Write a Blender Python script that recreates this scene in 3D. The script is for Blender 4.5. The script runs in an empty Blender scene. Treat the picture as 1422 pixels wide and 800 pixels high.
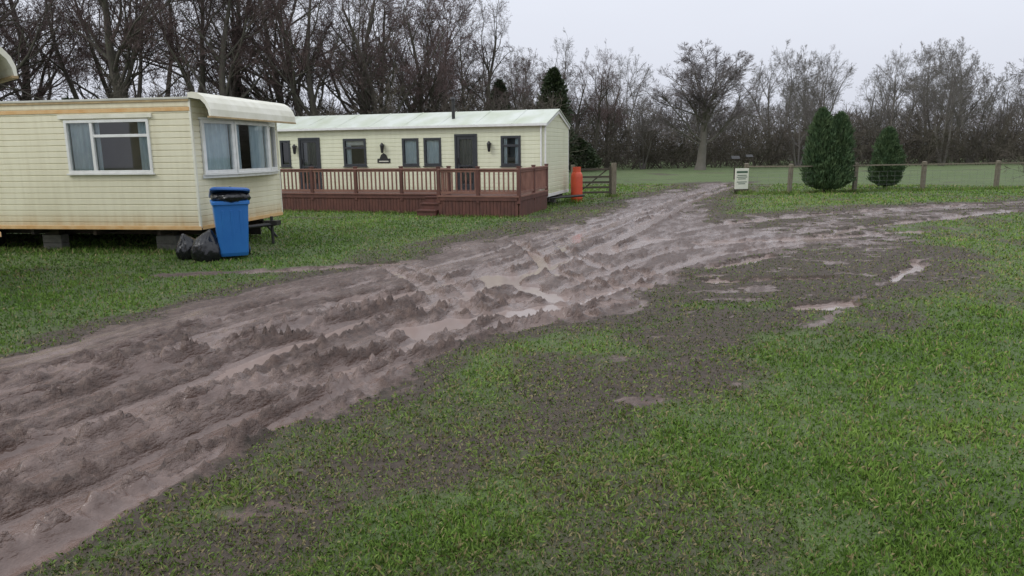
import bpy, bmesh, math, random
import numpy as np
from mathutils import Vector, Matrix
sc=bpy.context.scene
rnd=random.Random(7)
RN=np.random.RandomState(11)
# ------------------------------------------------------------ materials
def newmat(name):
    m=bpy.data.materials.new(name);m.use_nodes=True
    nt=m.node_tree;b=nt.nodes['Principled BSDF'];return m,nt,b
def nd(nt,t,**k):
    n=nt.nodes.new(t)
    for a,v in k.items(): setattr(n,a,v)
    return n
def lk(nt,a,b): nt.links.new(a,b)
def noise(nt,co,scale,detail=4,rough=.55):
    n=nd(nt,'ShaderNodeTexNoise');n.inputs['Scale'].default_value=scale;n.inputs['Detail'].default_value=detail
    n.inputs['Roughness'].default_value=rough;lk(nt,co,n.inputs['Vector']);return n.outputs['Fac']
def ramp(nt,fac,stops):
    r=nd(nt,'ShaderNodeValToRGB');e=r.color_ramp.elements
    while len(e)<len(stops): e.new(.5)
    for i,(p,c) in enumerate(stops):
        e[i].position=p;e[i].color=(c,c,c,1) if isinstance(c,(int,float)) else (*c,1)
    lk(nt,fac,r.inputs[0]);return r.outputs[0]
def mix(nt,fac,a,b):
    m=nd(nt,'ShaderNodeMix',data_type='RGBA')
    if isinstance(fac,(int,float)): m.inputs[0].default_value=fac
    else: lk(nt,fac,m.inputs[0])
    for s,v in ((6,a),(7,b)):
        if isinstance(v,tuple): m.inputs[s].default_value=(*v,1)
        else: lk(nt,v,m.inputs[s])
    return m.outputs[2]
def math_(nt,op,a,b=None,clamp=False):
    m=nd(nt,'ShaderNodeMath',operation=op);m.use_clamp=clamp
    for i,v in enumerate((a,b)):
        if v is None: continue
        if isinstance(v,(int,float)): m.inputs[i].default_value=v
        else: lk(nt,v,m.inputs[i])
    return m.outputs[0]
def simple(name,c1,c2=None,rough=.6,scale=6,bump=0,metal=0,spec=.5,bscale=None,stretch=None):
    m,nt,b=newmat(name)
    c2=c2 or tuple(x*.7 for x in c1)
    tc=nd(nt,'ShaderNodeTexCoord').outputs['Object']
    if stretch:
        mp=nd(nt,'ShaderNodeMapping');mp.inputs['Scale'].default_value=stretch;lk(nt,tc,mp.inputs[0]);tc=mp.outputs[0]
    n=noise(nt,tc,scale)
    col=mix(nt,ramp(nt,n,[(.35,0.),(.7,1.)]),c1,c2)
    lk(nt,col,b.inputs['Base Color']);b.inputs['Roughness'].default_value=rough
    b.inputs['Metallic'].default_value=metal;b.inputs['Specular IOR Level'].default_value=spec
    if bump:
        bp=nd(nt,'ShaderNodeBump');bp.inputs['Strength'].default_value=bump;bp.inputs['Distance'].default_value=.02
        lk(nt,noise(nt,tc,bscale or scale*4),bp.inputs['Height']);lk(nt,bp.outputs[0],b.inputs['Normal'])
    return m
def cladding(name,base,dirt,rust,zlo,zhi):
    m,nt,b=newmat(name)
    tc=nd(nt,'ShaderNodeTexCoord').outputs['Object']
    sep=nd(nt,'ShaderNodeSeparateXYZ');lk(nt,tc,sep.inputs[0])
    mp=nd(nt,'ShaderNodeMapping');mp.inputs['Scale'].default_value=(5,5,.5);lk(nt,tc,mp.inputs[0])
    streak=noise(nt,mp.outputs[0],1.6,5)
    big=noise(nt,tc,.9,4)
    c=mix(nt,ramp(nt,streak,[(.42,0.),(.75,.5)]),base,dirt)
    c=mix(nt,ramp(nt,big,[(.45,0.),(.75,.45)]),c,dirt)
    lo=math_(nt,'SUBTRACT',1.,math_(nt,'DIVIDE',math_(nt,'SUBTRACT',sep.outputs[2],zlo),.30),True)
    lo=math_(nt,'MULTIPLY',lo,math_(nt,'ADD',streak,.15),True)
    c=mix(nt,lo,c,rust)
    hi=math_(nt,'DIVIDE',math_(nt,'SUBTRACT',sep.outputs[2],zhi-.2),.3,True)
    c=mix(nt,math_(nt,'MULTIPLY',hi,math_(nt,'MULTIPLY',streak,.7)),c,rust)
    lk(nt,c,b.inputs['Base Color']);b.inputs['Roughness'].default_value=.42
    return m
M={}
M['cream']=cladding('cream_cladding',(.80,.76,.57),(.64,.59,.41),(.55,.34,.13),.48,2.7)
M['cream2']=cladding('pale_green_cladding',(.74,.75,.56),(.60,.61,.43),(.42,.43,.26),.38,2.6)
M['orange']=simple('faded_orange_stripe',(.62,.36,.14),(.72,.50,.25),.5,5)
M['tan']=simple('tan_edge_trim',(.35,.24,.12),(.5,.38,.2),.6,8)
M['white']=simple('white_upvc',(.80,.80,.77),(.68,.68,.64),.35,7)
M['hood']=simple('cream_hood',(.82,.80,.68),(.68,.66,.52),.4,3)
M['roof1']=simple('grey_cream_roof',(.55,.54,.46),(.42,.42,.35),.5,3)
M['roof2']=simple('weathered_grey_roof',(.57,.60,.54),(.42,.46,.34),.45,1.6,stretch=(1,.4,1))
M['grey']=simple('anthracite_frame',(.028,.031,.035),(.04,.044,.05),.4,8)
M['door']=simple('dark_door_panel',(.10,.11,.125),(.13,.14,.15),.35,3)
M['black']=simple('black_metal',(.015,.015,.016),(.03,.028,.025),.45,9)
M['chassis']=simple('dirty_chassis',(.03,.026,.022),(.07,.045,.03),.75,5)
M['floorpan']=simple('underfloor_board',(.05,.042,.035),(.03,.025,.02),.85,3)
M['inside']=simple('interior_wall',(.30,.25,.19),(.24,.2,.15),.7,2)
M['curtain']=simple('pale_blue_curtain',(.72,.82,.86),(.60,.72,.78),.8,5)
M['concrete']=simple('concrete_block',(.22,.21,.19),(.14,.14,.12),.9,9,.5)
M['deck']=simple('red_brown_stained_timber',(.130,.050,.036),(.080,.032,.025),.6,3,.3,stretch=(3,3,1))
M['deckrail']=simple('faded_red_timber',(.25,.125,.090),(.165,.075,.055),.65,3,.3)
M['binblue']=simple('blue_bin_plastic',(.022,.15,.46),(.03,.18,.50),.38,3)
M['binlid']=simple('dark_blue_lid_plastic',(.012,.085,.29),(.015,.10,.34),.35,3)
M['bag']=simple('black_polythene',(.010,.010,.012),(.02,.02,.022),.22,5,.4,bscale=16)
M['gas']=simple('orange_red_gas_bottle',(.66,.085,.03),(.54,.07,.03),.4,4)
M['wood']=simple('weathered_fence_wood',(.20,.17,.125),(.12,.105,.07),.85,6,.5,stretch=(4,4,1))
M['darkwood']=simple('dark_gate_wood',(.075,.058,.042),(.05,.045,.03),.85,6,.4)
M['signcream']=simple('cream_sign_board',(.74,.74,.62),(.66,.66,.54),.5,4)
M['signink']=simple('sign_lettering_green',(.06,.12,.07),(.05,.1,.06),.6,6)
M['wire']=simple('galvanised_wire',(.25,.25,.25),(.18,.17,.16),.5,9,metal=.6)
M['bark']=simple('bark_dark',(.060,.049,.042),(.085,.085,.055),.9,3,.6,stretch=(3,3,1))
M['twig']=simple('twig_red_brown',(.105,.068,.062),(.078,.056,.050),.85,.5)
M['bark_hazed']=simple('bark_haze_tinted',(.13,.115,.108),(.15,.14,.115),.9,1.5)  # atmospheric haze painted in: bark made lighter and greyer for distance
M['twig_hazed']=simple('twig_haze_tinted',(.195,.165,.165),(.165,.145,.138),.85,.3)  # same haze mixed into the twig colour
M['bark_pale']=simple('bark_pale',(.19,.17,.145),(.14,.13,.105),.9,1.5)
M['scrub']=simple('scrub_twigs',(.075,.060,.050),(.080,.074,.046),.9,.4)
M['wood_far']=simple('woodland_haze_twigs',(.155,.132,.130),(.125,.113,.104),.9,.12)  # haze over the far wood is put into this colour
M['conifer']=simple('conifer_foliage',(.042,.085,.034),(.085,.130,.050),.75,3.5)
M['ivy']=simple('ivy_foliage',(.028,.045,.018),(.05,.07,.025),.6,2)
def glassmat():
    m,nt,b=newmat('window_glass');nt.nodes.remove(b)
    out=nt.nodes['Material Output']
    t=nd(nt,'ShaderNodeBsdfTransparent');t.inputs[0].default_value=(.84,.88,.88,1)
    g=nd(nt,'ShaderNodeBsdfGlossy');g.inputs['Roughness'].default_value=.03;g.inputs[0].default_value=(.9,.9,.9,1)
    f=nd(nt,'ShaderNodeFresnel');f.inputs[0].default_value=1.5
    fac=math_(nt,'ADD',f.outputs[0],.05,True)
    x=nd(nt,'ShaderNodeMixShader');lk(nt,fac,x.inputs[0]);lk(nt,t.outputs[0],x.inputs[1]);lk(nt,g.outputs[0],x.inputs[2])
    lk(nt,x.outputs[0],out.inputs[0]);return m
M['glass']=glassmat()
# ------------------------------------------------------------ mesh helper
def empty(name,loc=(0,0,0),rz=0):
    e=bpy.data.objects.new(name,None);e.location=loc;e.rotation_euler=(0,0,rz);sc.collection.objects.link(e);return e
class MB:
    def __init__(s): s.v=[];s.f=[];s.m=[];s.mats=[]
    def mi(s,k):
        if k not in s.mats: s.mats.append(k)
        return s.mats.index(k)
    def box(s,a0,a1,b0,b1,c0,c1,mat,fn=None):
        fn=fn or (lambda a,b,c:(a,b,c));n=len(s.v)
        for a in (a0,a1):
            for b in (b0,b1):
                for c in (c0,c1): s.v.append(fn(a,b,c))
        for q in ((0,1,3,2),(4,6,7,5),(0,4,5,1),(2,3,7,6),(0,2,6,4),(1,5,7,3)):
            s.f.append([n+i for i in q]);s.m.append(s.mi(mat))
    def poly(s,pts,mat):
        n=len(s.v);s.v+= [tuple(p) for p in pts];s.f.append(list(range(n,n+len(pts))));s.m.append(s.mi(mat))
    def loft(s,rings,mat,cap=True,closed=True):
        n=len(s.v);k=len(rings[0])
        for r in rings: s.v+=[tuple(p) for p in r]
        for i in range(len(rings)-1):
            for j in range(k if closed else k-1):
                a=n+i*k+j;b=n+i*k+(j+1)%k;s.f.append([a,b,b+k,a+k]);s.m.append(s.mi(mat))
        if cap and closed:
            s.f.append([n+i for i in range(k)][::-1]);s.m.append(s.mi(mat))
            s.f.append([n+(len(rings)-1)*k+i for i in range(k)]);s.m.append(s.mi(mat))
    def tube(s,p0,p1,r0,r1,mat,n=10):
        p0=Vector(p0);p1=Vector(p1);d=(p1-p0).normalized();a=d.orthogonal().normalized();b=d.cross(a)
        s.loft([[p+(a*math.cos(t)+b*math.sin(t))*r for t in [2*math.pi*i/n for i in range(n)]] for p,r in ((p0,r0),(p1,r1))],mat)
    def revolve(s,prof,c,mat,n=24):
        s.loft([[(c[0]+r*math.cos(2*math.pi*i/n),c[1]+r*math.sin(2*math.pi*i/n),c[2]+z) for i in range(n)] for r,z in prof],mat)
    def done(s,name,parent=None,bevel=0,smooth=False,recalc=True):
        me=bpy.data.meshes.new(name);me.from_pydata(s.v,[],s.f)
        for k in s.mats: me.materials.append(M[k])
        me.polygons.foreach_set('material_index',s.m)
        if recalc:
            bm=bmesh.new();bm.from_mesh(me);bmesh.ops.recalc_face_normals(bm,faces=bm.faces);bm.to_mesh(me);bm.free()
        if smooth: me.polygons.foreach_set('use_smooth',[True]*len(me.polygons))
        o=bpy.data.objects.new(name,me);sc.collection.objects.link(o)
        if parent: o.parent=parent
        if bevel:
            b=o.modifiers.new('b','BEVEL');b.width=bevel;b.segments=2;b.limit_method='ANGLE'
        return o
def mesh_np(name,V,F,mats,mi=None,smooth=False):
    k=F.shape[1];me=bpy.data.meshes.new(name)
    me.vertices.add(len(V));me.vertices.foreach_set('co',V.astype(np.float32).ravel())
    me.loops.add(F.size);me.loops.foreach_set('vertex_index',F.astype(np.int32).ravel())
    me.polygons.add(len(F));me.polygons.foreach_set('loop_start',np.arange(0,F.size,k,dtype=np.int32))
    for m in mats: me.materials.append(m)
    if mi is not None: me.polygons.foreach_set('material_index',mi.astype(np.int32))
    if smooth: me.polygons.foreach_set('use_smooth',np.ones(len(F),dtype=bool))
    me.update(calc_edges=True);return me
# ------------------------------------------------------------ noise + terrain
TAB=np.random.RandomState(3).rand(8,256,256)
def vn(x,y,s=0):
    x=x+1000.;y=y+1000.;xi=np.floor(x).astype(int);yi=np.floor(y).astype(int);xf=x-xi;yf=y-yi
    xf=xf*xf*(3-2*xf);yf=yf*yf*(3-2*yf);T=TAB[s%8];a=xi&255;b=yi&255;a1=(xi+1)&255;b1=(yi+1)&255
    return (T[a,b]*(1-xf)+T[a1,b]*xf)*(1-yf)+(T[a,b1]*(1-xf)+T[a1,b1]*xf)*yf
def fbm(x,y,o=4,s=0,g=.5):
    t=0;A=1;N=0
    for i in range(o):
        t=t+A*(vn(x,y,s+i)*2-1);N+=A;A*=g;x,y=(x*1.6-y*1.2)+7.3,(x*1.2+y*1.6)+3.1
    return t/N
def afbm(u,v,o=4,s=0,g=.5):   # keeps its stretch direction
    t=0;A=1;N=0
    for i in range(o):
        t=t+A*(vn(u,v,s+i)*2-1);N+=A;A*=g;u=u*2.03+5.7;v=v*1.8+3.3
    return t/N
def sst(a,b,x):
    t=np.clip((x-a)/(b-a),0,1);return t*t*(3-2*t)
def sdpoly(P,x,y):
    n=len(P);d=np.full(x.shape,1e9);ins=np.zeros(x.shape,bool)
    for i in range(n):
        ax,ay=P[i];bx,by=P[(i+1)%n];ex,ey=bx-ax,by-ay
        t=np.clip(((x-ax)*ex+(y-ay)*ey)/(ex*ex+ey*ey),0,1)
        d=np.minimum(d,(x-ax-t*ex)**2+(y-ay-t*ey)**2)
        c=((ay>y)!=(by>y))
        xi=(bx-ax)*(y-ay)/(by-ay if by!=ay else 1e-9)+ax
        ins^=(c&(x<xi))
    return np.sqrt(d)*np.where(ins,1,-1)
def dline(P,x,y):
    d=np.full(x.shape,1e9);s=np.zeros(x.shape);L=0
    for (ax,ay),(bx,by) in zip(P[:-1],P[1:]):
        ex,ey=bx-ax,by-ay;l=math.hypot(ex,ey)
        t=np.clip(((x-ax)*ex+(y-ay)*ey)/(l*l),0,1);q=(x-ax-t*ex)**2+(y-ay-t*ey)**2
        k=q<d;d=np.where(k,q,d);s=np.where(k,L+t*l,s);L+=l
    return np.sqrt(d),s
def curve(P,n=5):
    P=[P[0]]+list(P)+[P[-1]];o=[]
    for i in range(1,len(P)-2):
        p0,p1,p2,p3=[np.array(q,float) for q in P[i-1:i+3]]
        for k in range(n):
            t=k/n;o.append(tuple(.5*((2*p1)+(p2-p0)*t+(2*p0-5*p1+4*p2-p3)*t*t+(3*p1-p0-3*p2+p3)*t**3)))
    o.append(tuple(P[-2]));return o
MAIN=[(-4.9,5.2),(-4.2,6.8),(-3.7,8.7),(-2.7,10.2),(-1.7,11.3),(-1,13.9),(.5,15.8),(2.3,19.5),(4.4,25.9),(7.8,32.7),(10.8,38),(11.6,38),
 (10.4,35.4),(6.9,26.2),(5.1,20.3),(5.2,16.7),(5.6,15.2),(6.2,14.6),(5.0,12.8),(3.4,11.1),(1.8,9.1),(1.2,7.8),(.4,7.1),(-.5,6.5),(-.8,5.6),
 (-1,4.7),(-1.4,4.4),(-1.6,3.9),(-1.7,3.5),(-1.8,3),(-2,2.6),(-2.6,.5),(-9,.5),(-6.6,3.2)]
BRANCH=[(3.4,11.1),(4.8,19.2),(8,20.6),(11.8,22.3),(24,26.0),(24,23),(12.9,18.3),(9.8,16.4),(7.6,13.8)]
SIDE=[(1.2,7.7),(4.1,8.0),(6.5,10.3),(7.8,13.6),(5.3,13),(3.4,11.2)]
BAND=[(6.8,11.6),(4.6,9.3),(2.4,7.0),(1.05,5.5),(.2,4.4),(-.4,3.8),(-.9,3.35),(-1.3,2.9),(-1.8,2.2)]
R1=[(-5.6,2.6),(-4.3,4.2),(-3.7,5),(-3.2,6.1),(-2.4,7.7),(-1,9.6),(.1,11.7),(1.3,14.6),(3.3,19.4),(6.3,26.4),(10.8,36.5)]
R1b=[(-6,3.6),(-4.2,5.4),(-3.6,6.6),(-3,8.2),(-1.7,10.3),(-.6,12.3),(.6,14.9),(2.7,19.6),(5.4,26.4),(10.2,36.5)]
R2=[(-4.2,1.6),(-3.1,3.5),(-2.85,4.4),(-2.5,5.3),(-2.1,6.4),(-1.5,7.6),(-.6,8.9),(.5,11),(1.8,13.6),(3.9,19),(6.8,26),(10.9,35.5)]
R2b=[(-4.8,2.4),(-3.5,4.6),(-3.0,5.6),(-2.4,6.9),(-1.7,8.2),(-.9,9.4),(.0,11.1),(1.1,13.6),(3.0,18),(4.6,21.5)]
R3=[(-3.2,1.6),(-2.3,3.4),(-1.95,4.4),(-1.6,5.2),(-1.2,6),(-.5,6.8),(.7,8.3),(2,10.2),(3.6,12.1),(7.6,15.1),(12,18.9),(20,22.6)]
R3b=[(-.9,6.6),(.2,8.5),(1.6,10.8),(3.0,12.8),(5.8,15.4),(11.5,20.5),(20,23.8)]
R4=[(-2.7,1.8),(-2.05,3.2),(-1.75,4.2),(-1.35,5.0),(-.85,5.9),(.0,6.9),(1.2,8.2)]
R5=[(-5.0,3.1),(-3.95,5.0),(-3.3,6.3),(-2.7,7.7),(-1.35,9.6),(-.3,11.6),(.95,14.6),(3.6,20.9),(5.9,26.2),(10.5,36)]
R6=[(-4.6,5.2),(-3.4,6.0),(-2.2,7.0),(-1.0,7.9),(.4,8.7),(1.8,9.3)]   # vehicles turning across
R7=[(-3.6,3.0),(-3.0,4.1),(-2.1,5.0),(-1.5,5.7),(-1.0,6.5),(-.7,7.6),(-.5,9.0),(-.1,10.6)]
A1=[(.1,14.4),(.35,12.7),(.6,10.9),(1.0,9.8),(2.0,9.1)]
A2=[(-1.9,11),(-1.2,9.5),(-.75,8.3),(-.1,7.7),(.8,7.6)]
A3=[(.9,14.2),(1.0,12.6),(1.3,11.2),(2.0,10.2),(3.1,9.8)]
A5=[(-1.6,11.2),(-.85,9.7),(-.3,8.7),(.4,8.2),(1.3,8.3)]
A4=[(2.6,12.4),(4.2,13.6),(6,14.2),(8.2,14.9),(11,15.8)]
A6=[(3.0,10.6),(4.5,11.9),(5.9,12.9),(7.9,14.0)]
B1=[(3.6,15.5),(6.5,18.3),(10.5,20.4),(16,22.6),(24,25)]
RUTS=[(R1,.13,.075),(R1b,.10,.06),(R5,.07,.04),(R2,.17,.12),(R2b,.10,.06),(R3,.13,.075),(R3b,.10,.055),(R4,.08,.05),(R6,.09,.055),(R7,.10,.065),(A1,.10,.065),(A2,.11,.065),(A3,.10,.06),(A5,.09,.055),(A4,.10,.05),(A6,.09,.04),(B1,.12,.04)]
RUTS=[(curve(a,3),b,c) for a,b,c in RUTS]
STRIP=[(-5.2,10.5),(-4.2,10.8),(-3.2,11.1),(-1.6,11.6)]
STRIP2=[(2.9,6.7),(4.3,8.6),(5.5,9.8),(6.9,11.6)]
WET=[([(-3.9,10.9),(-3.2,11.1),(-1.9,11.5)],.19,.15),([(3.6,13.6),(4.9,14.0),(6.2,14.3),(8.6,15.1)],.25,.35),([(2.7,9.5),(4.4,9.65)],.13,.35),
 ([(5.1,9.5),(6.4,11.1)],.11,.25),([(3.0,10.7),(4.3,11.8)],.14,.5),([(-.3,10.2),(.2,9.2),(.6,8.6)],.32,.5),([(-1.0,7.2),(.0,7.8),(.5,8.2)],.27,.5),
 ([(.3,12.8),(.55,11)],.14,.4),([(1.1,14.5),(3.1,19.3),(6.2,26.4),(10.6,36)],.23,.55),([(2.4,15.2),(4.2,19.8),(6.9,26.4),(10.8,35)],.22,.55),([(1.6,12.6),(3.0,14.4)],.26,.55),
 ([(-2.1,8.4),(-1.2,9.4)],.14,.5),([(3.3,7.9),(3.9,8.1)],.20,.3),([(6.4,14.9),(9,16.8),(12,18.8),(18,21.6)],.20,.5),([(5.2,17.2),(9,19.7),(15,22.3)],.20,.6)]
def terrain(x,y):
    wx=x+.22*fbm(x*.9,y*.9,3,1)+.07*fbm(x*5,y*5,2,2);wy=y+.3*fbm(x*.9+9,y*.9,3,4)+.05*fbm(x*6,y*6,2,5)
    dx,dy=.40,.917
    u=x*dy-y*dx;v=x*dx+y*dy
    stm=afbm(u*1.6,v*.35,4,4,.6)
    sd=sdpoly(MAIN,wx,wy)
    edge=.26*fbm(x*1.7,y*1.7,4,5)+.12*fbm(x*7,y*7,3,1)+.42*stm
    sc_=np.clip(y/9,.5,2.2)
    mud=sst(-.22,.30,sd/sc_+edge)
    fringe=sst(-1.3,.2,sd/sc_+1.7*edge)
    sb=sdpoly(BRANCH,wx,wy);br=sst(-1.1,1.1,sb+1.6*fbm(x*.6,y*.6,5,2))
    ss=sdpoly(SIDE,wx,wy);sde=sst(-.7,.6,ss+.8*fbm(x*.9,y*.9,4,3))
    db,_=dline(BAND,wx,wy);bw=np.clip(.18*y,.45,1.5);band=1-sst(.1,1.35,db/bw+.7*fbm(x*1.5,y*1.5,4,6))
    ds,_=dline(STRIP,wx,y);ds2,_=dline(STRIP2,wx,wy)
    mud=np.maximum(mud,1-sst(.08,.30,ds+.2*fbm(x*3,y*3,3,2)))
    mud=np.maximum(mud,.8*(1-sst(.03,.16,ds2+.35*np.abs(fbm(x*2,y*2,3,3)))))
    nn=fbm(x*1.3,y*1.3,5,7,.6);nh=fbm(x*2.2+3,y*4.2,5,3,.65)
    tr=np.zeros(x.shape)
    for P in (R3,R3b,A4,A6,B1):
        d,_=dline(P,wx,wy);tr=np.maximum(tr,1-sst(.15,.75,d+.35*nn))
    mud=np.maximum(mud,br*np.maximum(.85*sst(.0,.36,nh+.3*nn),.9*tr*sst(-.4,.1,nh)))
    mud=np.maximum(mud,.8*sde*sst(.12,.40,nh));mud=np.maximum(mud,.7*band*sst(.25,.5,nh))
    dirt=np.maximum.reduce([fringe*.82,br*.88,sde*.82,band*.72])
    lft=sst(-2.,0.,sd)*(x<0)*.5;dirt=np.maximum(dirt,lft*sst(-.2,.4,nn))
    dirt=np.maximum(dirt,.5*sst(.15,.42,fbm(x*.45+3,y*.45,5,4,.6)))
    z=.018*fbm(x*.45,y*.45,3,0)+.006*fbm(x*4,y*4,3,3)
    st=afbm(u*2.6,v*.5,4,2,.6);st2=afbm(u*8,v*1.3,3,5,.6);md_=fbm(u*4.5,v*3.4,4,0,.6)
    cl=fbm(x*19,y*19,4,1,.6);clm=sst(-.02,.35,fbm(x*.9,y*.9,3,6)+.5*st)
    soft=np.maximum(mud,.3*dirt);nr=1-sst(6,11,y)
    z=z+mud*(-.010+.014*nr+.034*st+.020*st2+.013*md_+clm*((.040+.022*nr)*np.maximum(cl,0)+.012*md_)+.005*cl)
    z=z+.014*dirt*(1-mud)*cl
    wet=np.zeros(x.shape)
    xr=x+.07*fbm(x*2,y*2,3,4);yr=y+.07*fbm(x*2+5,y*2,3,3)
    for P,w,D in RUTS:
        d,s=dline(P,xr,yr)
        wf=w*(1+.25*st);amp=.35+.8*vn(s*.7+w*50,0*s,2);amp=amp*(.8+.2*nr)
        g=np.exp(-(d/wf)**4);rd=np.exp(-((d-1.6*wf)/(.42*wf))**2)
        tread=.005*np.sin(s*2*math.pi/.13+d*22)*g*(1+cl)
        z=z*(1-.5*g*soft)+soft*(-D*amp*g+(.42+.25*nr)*D*amp*rd*(1+1.8*cl)+tread*amp)
        wet=np.maximum(wet,g)
    for P,w,k in WET:
        d,s=dline(P,wx,wy);g=1-sst(.35,1.25,d/w+k*(stm*1.2+.9*fbm(x*3,y*2,4,2)))
        z=z*(1-g)+g*(-.100);mud=np.maximum(mud,sst(.05,.6,g));wet=np.maximum(wet,g)
    # in the near gouge the ground has drained: keep it just above the water table
    nd_=1-sst(5.2,6.6,y);z=z*(1-nd_)+nd_*np.maximum(z,-.052+.006*(z+.05)/.1)
    far=sst(30,80,y);z=z*(1-far)
    z=np.where(mud<.3,np.maximum(z,-.04),z)
    wet=np.clip(wet*.6+sst(.0,-.06,z)*.8,0,1)*mud
    return z,mud,np.clip(dirt,0,1),wet
def axis(lo,hi,c0,c1,st,gr,mx):
    a=[c0]
    while a[-1]<c1: a.append(a[-1]+st)
    s=st
    while a[-1]<hi: s=min(s*gr,mx);a.append(a[-1]+s)
    s=st;b=[c0]
    while b[-1]>lo: s=min(s*gr,mx);b.append(b[-1]-s)
    return np.array(b[:0:-1]+a)
X=axis(-420,420,-4.6,3.0,.022,1.02,25)
Y=[-60,-30,-12,-4,-1,0,.6,1.0,1.5,2.0,2.3]
while Y[-1]<520:
    y=Y[-1];Y.append(y+(.018 if y<3.4 else .0053*y if y<40 else .06*y))
Y=np.array(Y)
gx,gy=np.meshgrid(X,Y);gx=gx.ravel();gy=gy.ravel()
Z,mud,dirt,wet=terrain(gx,gy)
nx=len(X);ny=len(Y)
i=np.arange(nx-1)[None,:]+nx*np.arange(ny-1)[:,None];i=i.ravel()
F=np.stack([i,i+1,i+1+nx,i+nx],1)
def groundmat():
    m,nt,b=newmat('muddy_grass_ground')
    geo=nd(nt,'ShaderNodeNewGeometry').outputs['Position']
    def at(n): return nd(nt,'ShaderNodeAttribute',attribute_name=n).outputs['Fac']
    mu,di,we=at('mud'),at('dirt'),at('wet')
    n1=noise(nt,geo,1.1,4,.6);n2=noise(nt,geo,14,5,.65);n3=noise(nt,geo,60,3,.6);n0=noise(nt,geo,.25,2)
    mp=nd(nt,'ShaderNodeMapping');mp.inputs['Rotation'].default_value=(0,0,math.radians(23.5));lk(nt,geo,mp.inputs[0])
    mp2=nd(nt,'ShaderNodeMapping');mp2.inputs['Scale'].default_value=(1,.25,1);lk(nt,mp.outputs[0],mp2.inputs[0])
    ns=noise(nt,mp2.outputs[0],3.2,5,.62);ns2=noise(nt,mp2.outputs[0],13,4,.65)
    g=mix(nt,ramp(nt,n1,[(.3,0.),(.7,1.)]),(.068,.108,.028),(.110,.168,.042))
    g=mix(nt,ramp(nt,n3,[(.3,0.),(.75,.6)]),g,(.05,.06,.025))
    g=mix(nt,ramp(nt,n0,[(.4,0.),(.7,.35)]),g,(.14,.16,.07))
    soil=mix(nt,ramp(nt,n2,[(.3,0.),(.7,1.)]),(.040,.030,.022),(.092,.068,.049))
    dm=math_(nt,'MULTIPLY',di,math_(nt,'ADD',n2,.55),True)
    c=mix(nt,ramp(nt,dm,[(.30,0.),(.62,1.)]),g,soil)
    sl=ramp(nt,math_(nt,'ADD',math_(nt,'ADD',math_(nt,'MULTIPLY',ns,.7),math_(nt,'MULTIPLY',ns2,.3)),math_(nt,'MULTIPLY',we,.16)),[(.48,0.),(.60,1.)])
    clod=mix(nt,ramp(nt,n2,[(.3,0.),(.72,1.)]),(.052,.031,.023),(.145,.092,.070))
    clod=mix(nt,ramp(nt,n3,[(.5,0.),(.8,.5)]),clod,(.036,.022,.017))
    slur=mix(nt,n1,(.140,.092,.074),(.220,.155,.130))
    slur=mix(nt,ramp(nt,n2,[(.4,0.),(.75,.6)]),slur,(.105,.067,.052))
    md=mix(nt,sl,clod,slur)
    mm=math_(nt,'ADD',mu,math_(nt,'MULTIPLY',math_(nt,'SUBTRACT',n2,.5),1.1))
    mf=ramp(nt,mm,[(.36,0.),(.60,1.)])
    c=mix(nt,mf,c,md);lk(nt,c,b.inputs['Base Color'])
    rm=math_(nt,'SUBTRACT',.55,math_(nt,'MULTIPLY',sl,.32))
    rm=math_(nt,'SUBTRACT',rm,math_(nt,'MULTIPLY',we,.10))
    rr=mix(nt,mf,(.92,.92,.92),rm)
    lk(nt,rr,b.inputs['Roughness'])
    b.inputs['Specular IOR Level'].default_value=.6
    bp=nd(nt,'ShaderNodeBump');bp.inputs['Strength'].default_value=1.;bp.inputs['Distance'].default_value=.035
    hh=math_(nt,'ADD',n2,math_(nt,'MULTIPLY',n3,.45))
    hh=math_(nt,'MULTIPLY',hh,math_(nt,'SUBTRACT',1.,math_(nt,'MULTIPLY',math_(nt,'MULTIPLY',sl,mf),.75)))
    hh=math_(nt,'ADD',hh,math_(nt,'MULTIPLY',ns2,.35))
    lk(nt,hh,bp.inputs['Height']);lk(nt,bp.outputs[0],b.inputs['Normal'])
    return m
me=mesh_np('ground',np.stack([gx,gy,Z],1),F,[groundmat()],smooth=True)
for n,a in (('mud',mud),('dirt',dirt),('wet',wet)):
    me.attributes.new(n,'FLOAT','POINT').data.foreach_set('value',a.astype(np.float32))
ground=bpy.data.objects.new('ground',me);sc.collection.objects.link(ground)
# standing water: one level sheet, visible only where ruts and hollows dip below it
m,nt,b=newmat('muddy_water');b.inputs['Base Color'].default_value=(.28,.215,.190,1);b.inputs['Roughness'].default_value=.13
b.inputs['IOR'].default_value=1.36;M['water']=m
geo=nd(nt,'ShaderNodeNewGeometry').outputs['Position'];bp=nd(nt,'ShaderNodeBump');bp.inputs['Strength'].default_value=.12;bp.inputs['Distance'].default_value=.01
lk(nt,noise(nt,geo,9,3),bp.inputs['Height']);lk(nt,bp.outputs[0],b.inputs['Normal'])
w=MB();w.poly([(-9,.5,-.058),(14,.5,-.058),(19,38.5,-.058),(-9,38.5,-.058)],'water');w.done('puddle_water')
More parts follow.
